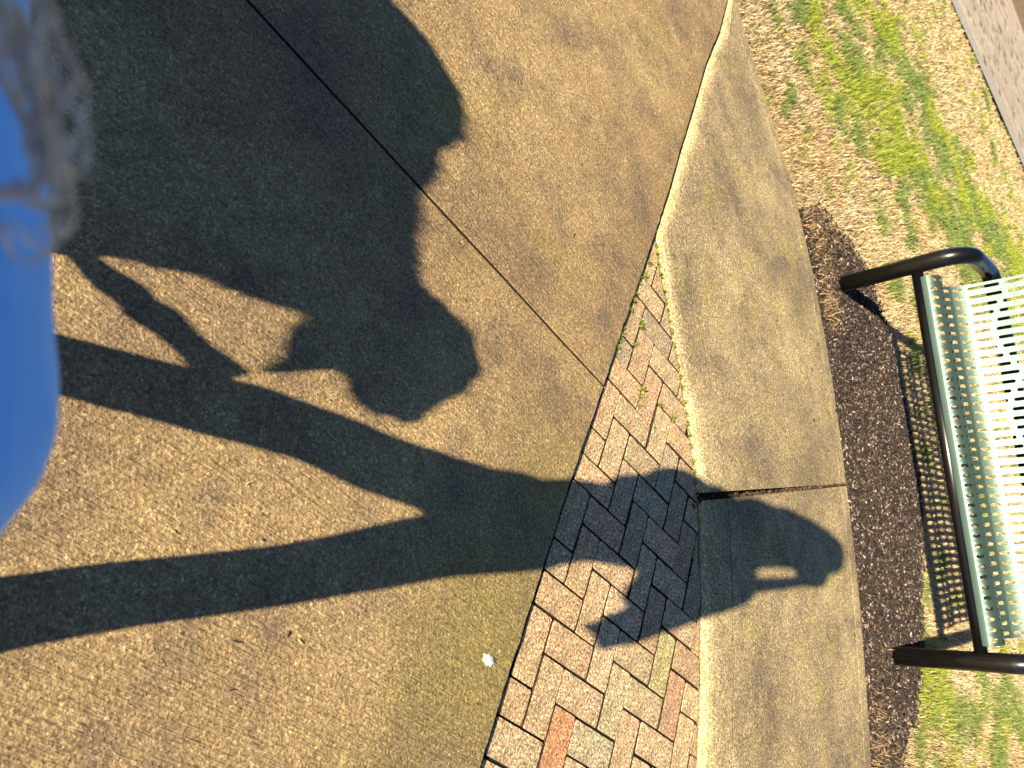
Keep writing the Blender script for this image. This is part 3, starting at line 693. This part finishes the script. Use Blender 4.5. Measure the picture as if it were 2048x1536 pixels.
# ------------------------------------------------------------------ figures
def capsule(p1, r1, p2, r2, seg=18, rings=6):
    p1, p2 = Vector(p1), Vector(p2); d = p2 - p1; L = d.length; T = d.normalized() if L > 1e-6 else Vector((0, 0, 1)); n1 = T.orthogonal().normalized(); b = T.cross(n1)
    cs = []
    for k in range(rings + 1): a = -math.pi / 2 + math.pi / 2 * k / rings; cs.append((p1 + T * (math.sin(a) * r1), max(math.cos(a) * r1, r1 * .02)))
    for k in range(rings + 1): a = math.pi / 2 * k / rings; cs.append((p2 + T * (math.sin(a) * r2), max(math.cos(a) * r2, r2 * .02)))
    vs = [c + (n1 * math.cos(2 * math.pi * k / seg) + b * math.sin(2 * math.pi * k / seg)) * r for c, r in cs for k in range(seg)]
    fs = [(i * seg + k, i * seg + (k + 1) % seg, (i + 1) * seg + (k + 1) % seg, (i + 1) * seg + k) for i in range(len(cs) - 1) for k in range(seg)]
    fs += [tuple(reversed(range(seg))), tuple((len(cs) - 1) * seg + k for k in range(seg))]
    return vs, fs
def fused(name, caps, voxel, m, parent, smooth=6, wr=0, wsc=10):
    """one continuous skin grown over a set of tapered limbs"""
    vs, fs = [], []
    for c in caps:
        v, f = capsule(*c); o_ = len(vs); vs += v; fs += [tuple(i + o_ for i in q) for q in f]
    me = mesh(name, vs, fs); o = bpy.data.objects.new(name, me); COL.objects.link(o)
    r = o.modifiers.new('r', 'REMESH'); r.mode = 'VOXEL'; r.voxel_size = voxel; r.use_smooth_shade = True
    s = o.modifiers.new('s', 'SMOOTH'); s.iterations = smooth; s.factor = .5
    dg_ = bpy.context.evaluated_depsgraph_get(); me2 = bpy.data.meshes.new_from_object(o.evaluated_get(dg_)); bpy.data.objects.remove(o)
    if wr:
        n_ = len(me2.vertices); co = np.empty(n_ * 3); me2.vertices.foreach_get('co', co); co = co.reshape(-1, 3); no = np.empty(n_ * 3); me2.vertices.foreach_get('normal', no); no = no.reshape(-1, 3)
        h = fbm(co[:, 0] * wsc + co[:, 2] * wsc * .6 + 50, co[:, 1] * wsc - co[:, 2] * wsc * .8 + 50, 3) - .5
        me2.vertices.foreach_set('co', (co + no * (h * wr)[:, None]).ravel())
    me2.materials.clear(); me2.materials.append(m); me2.name = name
    me2.polygons.foreach_set('use_smooth', [True] * len(me2.polygons))
    return link(name, me2, None, parent)

person = empty('person', (-.2, -.2, 0)); tag(person, 'person in a bright blue shirt with curly grey blond hair taking the picture', 'person')
SH = Vector((-.2, -.2, 0))
SKIN = mat_simple('skin', (.45, .26, .18), (.55, .33, .23), 20, .5, .4); BLUE = M('blue_shirt_cloth', .85, .2)
BLUE.base(BLUE.ramp(BLUE.noise(12, 3), [(.3, (.09, .40, 1.0)), (.7, (.13, .48, 1.0))])); BLUE.bump(BLUE.noise(400, 2), .0006, .5)
BLUE.b.inputs['Sheen Weight'].default_value = .3
DENIM = mat_simple('dark_denim', (.03, .04, .07), (.05, .065, .11), 80, .9, .2, bump=.0008, bsc=500); SHOE = mat_simple('shoe_leather', (.04, .035, .03), (.07, .06, .05), 30, .6)
def loc(c): return tuple(Vector(c) - SH)
def C(a, ra, b, rb): return (loc(a), ra, loc(b), rb)
cp = Vector((0, 0, CAM_H)); pc = cp + AX * .036 - AZ * .014 - AY * .021     # phone centre
def PH(a, b, c): return pc + AX * a + AY * b + AZ * c
LR = [((.045, -.27, .09), .040), ((-.031, -.25, .235), .048), ((-.049, -.22, .302), .050), ((-.069, -.17, .425), .053), ((-.099, -.18, .504), .060), ((-.145, -.2, .60), .068), ((-.172, -.2, .71), .080)]
LL = [((-.515, -.26, .09), .040), ((-.456, -.22, .299), .046), ((-.404, -.17, .412), .056), ((-.372, -.17, .493), .055), ((-.329, -.18, .567), .064), ((-.285, -.2, .70), .078)]
def chain(L, k=0): return [C(L[i][0], L[i][1] + k, L[i + 1][0], L[i + 1][1] + k) for i in range(len(L) - 1)]
torso = [((-.23, -.2, .76), .105), ((-.24, -.17, .86), .118), ((-.19, -.10, .98), .130), ((-.165, -.09, 1.12), .125)]
shoulders = [((-.315, -.12, 1.185), .078), ((-.02, -.12, 1.185), .078)]
ra = [((-.01, -.12, 1.18), .062), ((.075, -.20, .93), .045), ((.085, -.22, .885), .042)]; rf = [((.085, -.22, .885), .040), ((.0, -.12, 1.16), .032), (tuple(PH(-.062, .030, -.032)), .024)]
la_ = [((-.315, -.11, 1.15), .062), ((-.300, -.09, .98), .048)]; lf = [((-.300, -.09, .98), .042), ((-.20, -.01, .94), .033), ((-.13, .04, .93), .024)]
head = [C((-.195, -.13, 1.53), .092, (-.185, -.09, 1.485), .088), C((-.175, -.055, 1.44), .05, (-.18, -.08, 1.46), .066), C((-.168, .015, 1.475), .012, (-.172, -.005, 1.505), .010), C((-.19, -.12, 1.44), .055, (-.19, -.14, 1.28), .058),
        C((-.285, -.12, 1.49), .012, (-.287, -.125, 1.53), .016), C((-.098, -.12, 1.49), .012, (-.096, -.125, 1.53), .016), C((-.19, -.005, 1.448), .010, (-.155, -.005, 1.448), .010)]
fingers = []
for k, (aa, ln) in enumerate(((.062, .9), (.044, 1.0), (.026, .95), (.009, .7))):
    for sgn in (1,):
        b0 = sgn * .046; q = [PH(aa - .012, b0, .0), PH(aa, sgn * .040, .014), PH(aa + .003, sgn * (.040 - .026 * ln), .017), PH(aa + .004, sgn * (.040 - .040 * ln), .013)]
        rr = [.0095, .0090, .0082, .0070]
        if sgn < 0: q = [v - AX * .006 + AZ * .012 for v in q]
        fingers += [C(q[i], rr[i], q[i + 1], rr[i + 1]) for i in range(3)]
fingers += [C((-.13, .04, .93), .024, (-.09, .045, .925), .022)]
for k in range(4):
    zz = .945 - .016 * k; fingers += [C((-.09, .045, zz), .009, (-.055, .050, zz - .003), .0085), C((-.055, .050, zz - .003), .0085, (-.035, .035, zz - .006), .0075)]
for sgn in (1,):
    fingers += [C(PH(-.065, .024, -.032), .025, PH(.0, .050, -.008), .018), C(PH(-.0, .050, -.008), .017, PH(.045, .052, -.002), .014), C(PH(-.04, .030, -.030), .014, PH(-.010, .014, -.022), .010), C(PH(-.010, .014, -.022), .010, PH(.014, .004, -.017), .008)]
caps = head + [C(torso[i][0], torso[i][1] - .012, torso[i + 1][0], torso[i + 1][1] - .012) for i in range(3)] + [C(shoulders[0][0], .064, shoulders[1][0], .064)] + chain(ra, -.010) + chain(rf) + chain(la_, -.010) + chain(lf) + chain(LR, -.008) + chain(LL, -.008) + [C((-.165, -.12, 1.2), .06, (-.19, -.13, 1.3), .055)] + [C((.045, -.27, .05), .03, (.06, -.14, .03), .026), C((-.515, -.26, .05), .03, (-.53, -.13, .03), .026)] + fingers
fused('body', caps, .0045, SKIN, person, 2)
shirt = [C(torso[i][0], torso[i][1] + .004, torso[i + 1][0], torso[i + 1][1] + .004) for i in range(3)] + [C(shoulders[0][0], .082, shoulders[1][0], .082)] + chain(ra, .006) + [C(rf[0][0], .050, rf[1][0], .040)] + chain(la_, .006) + [C(lf[0][0], .050, lf[1][0], .040)]
shirt += [C((-.28, .046, 1.0), .104, (-.066, .020, .985), .104), C((-.24, .00, .92), .110, (-.13, -.00, .92), .105), C((-.01, -.12, 1.17), .085, (.045, -.18, 1.0), .072), C((-.06, -.10, 1.09), .10, (-.03, -.12, 1.04), .10), C((.045, -.18, 1.0), .074, (.085, -.22, .91), .052), C((.09, -.225, .89), .036, (.118, -.24, .862), .022), C((.085, -.235, .87), .028, (.062, -.24, .832), .013), C((-.03, -.16, 1.06), .075, (.020, -.19, .975), .062), C((-.07, -.17, 1.02), .07, (-.01, -.20, .955), .050)]
fused('shirt', shirt, .009, BLUE.m, person, 4, .012, 9)
fused('trousers', chain(LR, .006) + chain(LL, .006) + [C((-.18, -.2, .74), .09, (-.28, -.2, .74), .09), C((-.23, -.2, .74), .108, (-.23, -.2, .80), .115)], .009, DENIM, person, 4, .008, 14)
for a, b in (((.045, -.29, .045), (.065, -.10, .038)), ((-.515, -.28, .045), (-.535, -.09, .038))): fused('shoe', [C(a, .042, b, .040)], .008, SHOE, person, 2)
fused('hair', [C((-.195, -.155, 1.545), .112, (-.20, -.14, 1.50), .115), C((-.24, -.15, 1.50), .095, (-.28, -.135, 1.33), .095), C((-.19, -.17, 1.45), .08, (-.195, -.19, 1.29), .095), C((-.135, -.12, 1.595), .075, (-.105, -.10, 1.515), .060), C((-.135, -.12, 1.42), .055, (-.12, -.11, 1.50), .055), C((-.165, -.13, 1.60), .075, (-.155, -.12, 1.605), .075)], .009, mat_simple('hair_mass', (.16, .12, .075), (.32, .26, .18), 60, .6, .3, bump=.01, bsc=70), person, 3, .05, 16)
# curls that hang forward past the phone: fine tubes
HM = mat_simple('hair_strand', (.62, .52, .38), (.85, .78, .64), 90, .5, .35)
lock = [(-.215, -.02, 1.36), (-.20, .04, 1.26), (-.175, .07, 1.19), (-.158, .080, 1.165), (-.145, .086, 1.158), (-.132, .091, 1.155), (-.117, .093, 1.152), (-.105, .093, 1.15), (-.094, .092, 1.15), (-.088, .085, 1.152), (-.090, .076, 1.155), (-.098, .068, 1.16), (-.110, .06, 1.165)]
LP = catmull([p[:2] for p in lock], 5); LZ = catmull([(p[2], 0) for p in lock], 5)[:, 0]
for s_ in range(26):
    o3 = RNG.normal(0, 1, 3) * [.0065, .0030, .008]; ph = RNG.random() * 6.28; fq = RNG.uniform(.5, .9); am = RNG.uniform(.001, .005)
    st = int(RNG.integers(0, 12)); en = int(RNG.integers(len(LP) - 22, len(LP)))
    if s_ < 6: o3 = o3 + np.array([-.012, -.0, .01]); en = len(LP) - 26
    pts = [(LP[i][0] + o3[0] + am * math.sin(i * fq + ph) - SH.x, LP[i][1] + o3[1] + am * .5 * math.cos(i * fq + ph) - .005 - SH.y, LZ[i] + o3[2] + am * math.cos(i * fq * 1.3 + ph)) for i in range(st, en, 2)]
    if s_ == 0: HV, HF = [], []
    v, f = tube(pts, .0009, 5, True, [.0009] * (len(pts) - 2) + [.0006, .0003]); o_ = len(HV); HV += v; HF += [tuple(i + o_ for i in q) for q in f]
fl = link('hair_strands', mesh('hair_strands', HV, HF), HM, person, True); tag(fl, kind='stuff')

# phone held out in both hands, lens forward
ph_o = bpy.data.objects.new('phone', None); COL.objects.link(ph_o)
ph_o.matrix_world = Matrix(((AX.x, AY.x, AZ.x, pc.x), (AX.y, AY.y, AZ.y, pc.y), (AX.z, AY.z, AZ.z, pc.z), (0, 0, 0, 1)))
tag(ph_o, 'slim dark smartphone held upright in both hands above the path', 'phone')
def bevbox(name, sx, sy, sz, bev, m, parent, c=(0, 0, 0)):
    bm = bmesh.new(); bmesh.ops.create_cube(bm, size=1); bmesh.ops.scale(bm, vec=(sx, sy, sz), verts=bm.verts); bmesh.ops.bevel(bm, geom=bm.edges[:], offset=bev, segments=3, affect='EDGES', profile=.6)
    bmesh.ops.translate(bm, vec=c, verts=bm.verts); me = bpy.data.meshes.new(name); bm.to_mesh(me); bm.free(); return link(name, me, m, parent)
bevbox('case', .150, .074, .008, .0035, mat_simple('phone_case', (.02, .02, .025), (.04, .04, .045), 30, .5), ph_o)
scm = M('phone_glass', .08, .5); scm.base((.01, .01, .012)); bevbox('screen', .140, .066, .0012, .0004, scm.m, ph_o, (0, 0, -.0044))
bevbox('camera_bump', .026, .026, .0030, .001, mat_simple('phone_bump', (.03, .03, .03), (.05, .05, .05), 30, .3), ph_o, (-.046, .012, .0052))

# unseen shaggy animal, made up and shaped to cast the broad shadow
dog_caster = empty('dog_caster', (-1.1, -.2, 0)); tag(dog_caster, 'unseen large shaggy dark animal, made up to cast the broad shadow', 'dog_caster')
DS = Vector((-1.1, -.2, 0))
def D(a, ra_, b, rb_): return (tuple(Vector(a) - DS), ra_, tuple(Vector(b) - DS), rb_)
DOGM = mat_simple('caster_coat', (.035, .025, .02), (.08, .06, .045), 25, .8, .2, bump=.01, bsc=50)
y_ = -.2
caps = [D((-1.62, y_, .52), .18, (-1.50, y_, .60), .205), D((-1.50, y_, .60), .205, (-1.40, y_, .61), .185), D((-1.40, y_, .60), .185, (-1.15, y_, .50), .20), D((-1.15, y_, .50), .20, (-.93, y_, .475), .182), D((-.93, y_, .475), .182, (-.84, y_, .51), .160),
        D((-.86, y_, .40), .12, (-.80, y_, .38), .11), D((-.84, y_, .52), .13, (-.76, y_, .60), .098), D((-.78, y_, .60), .096, (-.680, y_, .655), .090), D((-.680, y_, .655), .090, (-.61, y_, .635), .074), D((-.61, y_, .63), .074, (-.520, y_, .595), .048), D((-.535, y_, .60), .032, (-.50, y_, .600), .030),
        D((-.64, y_, .57), .060, (-.600, y_, .525), .030), D((-.60, y_, .525), .030, (-.565, y_, .487), .012), D((-.60, y_, .56), .045, (-.558, y_, .515), .016), D((-.575, y_, .530), .024, (-.545, y_, .495), .017), D((-.545, y_, .495), .019, (-.505, y_, .448), .010),
        D((-.725, y_ - .07, .70), .020, (-.74, y_ - .09, .60), .030), D((-.725, y_ + .06, .68), .018, (-.76, y_ + .075, .59), .026),
        D((-.80, y_ - .10, .40), .085, (-.79, y_ - .11, .22), .045), D((-.79, y_ - .11, .22), .045, (-.78, y_ - .10, .05), .038), D((-.78, y_ - .10, .045), .040, (-.735, y_ - .10, .035), .034),
        D((-.78, y_ + .08, .36), .075, (-.665, y_ + .07, .27), .035), D((-.665, y_ + .07, .275), .022, (-.656, y_ + .02, .312), .017), D((-.656, y_ + .02, .312), .017, (-.585, y_, .366), .021), D((-.585, y_, .366), .026, (-.50, y_, .412), .028)]
for s_ in (-1, 1):
    caps += [D((-1.55, y_ + s_ * .09, .50), .15, (-1.50, y_ + s_ * .12, .34), .085), D((-1.50, y_ + s_ * .12, .34), .080, (-1.63, y_ + s_ * .12, .19), .045), D((-1.63, y_ + s_ * .12, .19), .042, (-1.61, y_ + s_ * .12, .05), .036), D((-1.61, y_ + s_ * .12, .042), .040, (-1.55, y_ + s_ * .12, .034), .034)]
caps += [D((-1.74, y_, .60), .05, (-1.85, y_, .52), .045), D((-1.85, y_, .52), .045, (-1.93, y_, .38), .03)]
db_ = fused('body', caps, .011, DOGM, dog_caster, 3, .035, 14)
me = db_.data; n_ = len(me.vertices); co = np.empty(n_ * 3); me.vertices.foreach_get('co', co); co = co.reshape(-1, 3); no = np.empty(n_ * 3); me.vertices.foreach_get('normal', no); no = no.reshape(-1, 3)
pick = RNG.integers(0, n_, 27000); pick = pick[~((co[pick][:, 0] + DS.x > -.72) & (co[pick][:, 2] < .455))]; Pf = co[pick]; Nf = no[pick]
clump = np.stack([fbm(Pf[:, 0] * 14 + 30 * k, Pf[:, 2] * 14 + Pf[:, 1] * 11 + 7 * k, 2) - .5 for k in (1, 2, 3)], 1)
dv = Nf * .8 + clump * 3.0 + np.array([-.25, 0, -.45]); dv /= np.linalg.norm(dv, axis=1)[:, None]
Lf = RNG.uniform(.010, .026, len(Pf)); side = np.cross(dv, RNG.normal(0, 1, dv.shape)); side /= np.linalg.norm(side, axis=1)[:, None]
V = np.stack([Pf - side * .0018, Pf + side * .0018, Pf + dv * Lf[:, None]], 1).reshape(-1, 3); F = np.arange(len(V)).reshape(-1, 3)
fc = np.repeat(np.array([.06, .045, .035]) * RNG.uniform(.5, 2, (len(Pf), 1)), 3, 0)
fu = link('fur', npmesh('fur', V, F, fc), FUR, dog_caster); tag(fu, kind='stuff')
EYE = mat_simple('eye', (.01, .01, .01), (.02, .02, .02), 10, .1, .6)
for s_ in (-1, 1):
    v, f = capsule(tuple(Vector((-.612, y_ + s_ * .042, .672)) - DS), .010, tuple(Vector((-.608, y_ + s_ * .044, .672)) - DS), .010, 10, 4); link('eye', mesh('eye', v, f), EYE, dog_caster, True)
    v, f = capsule(loc((-.185 + s_ * .032, -.012, 1.515)), .011, loc((-.185 + s_ * .032, -.010, 1.514)), .011, 10, 4); link('eye', mesh('eye', v, f), EYE, person, True)
v, f = capsule(tuple(Vector((-.478, y_ - .008, .612)) - DS), .016, tuple(Vector((-.478, y_ + .008, .612)) - DS), .016, 12, 5); link('nose', mesh('nose', v, f), EYE, dog_caster, True)
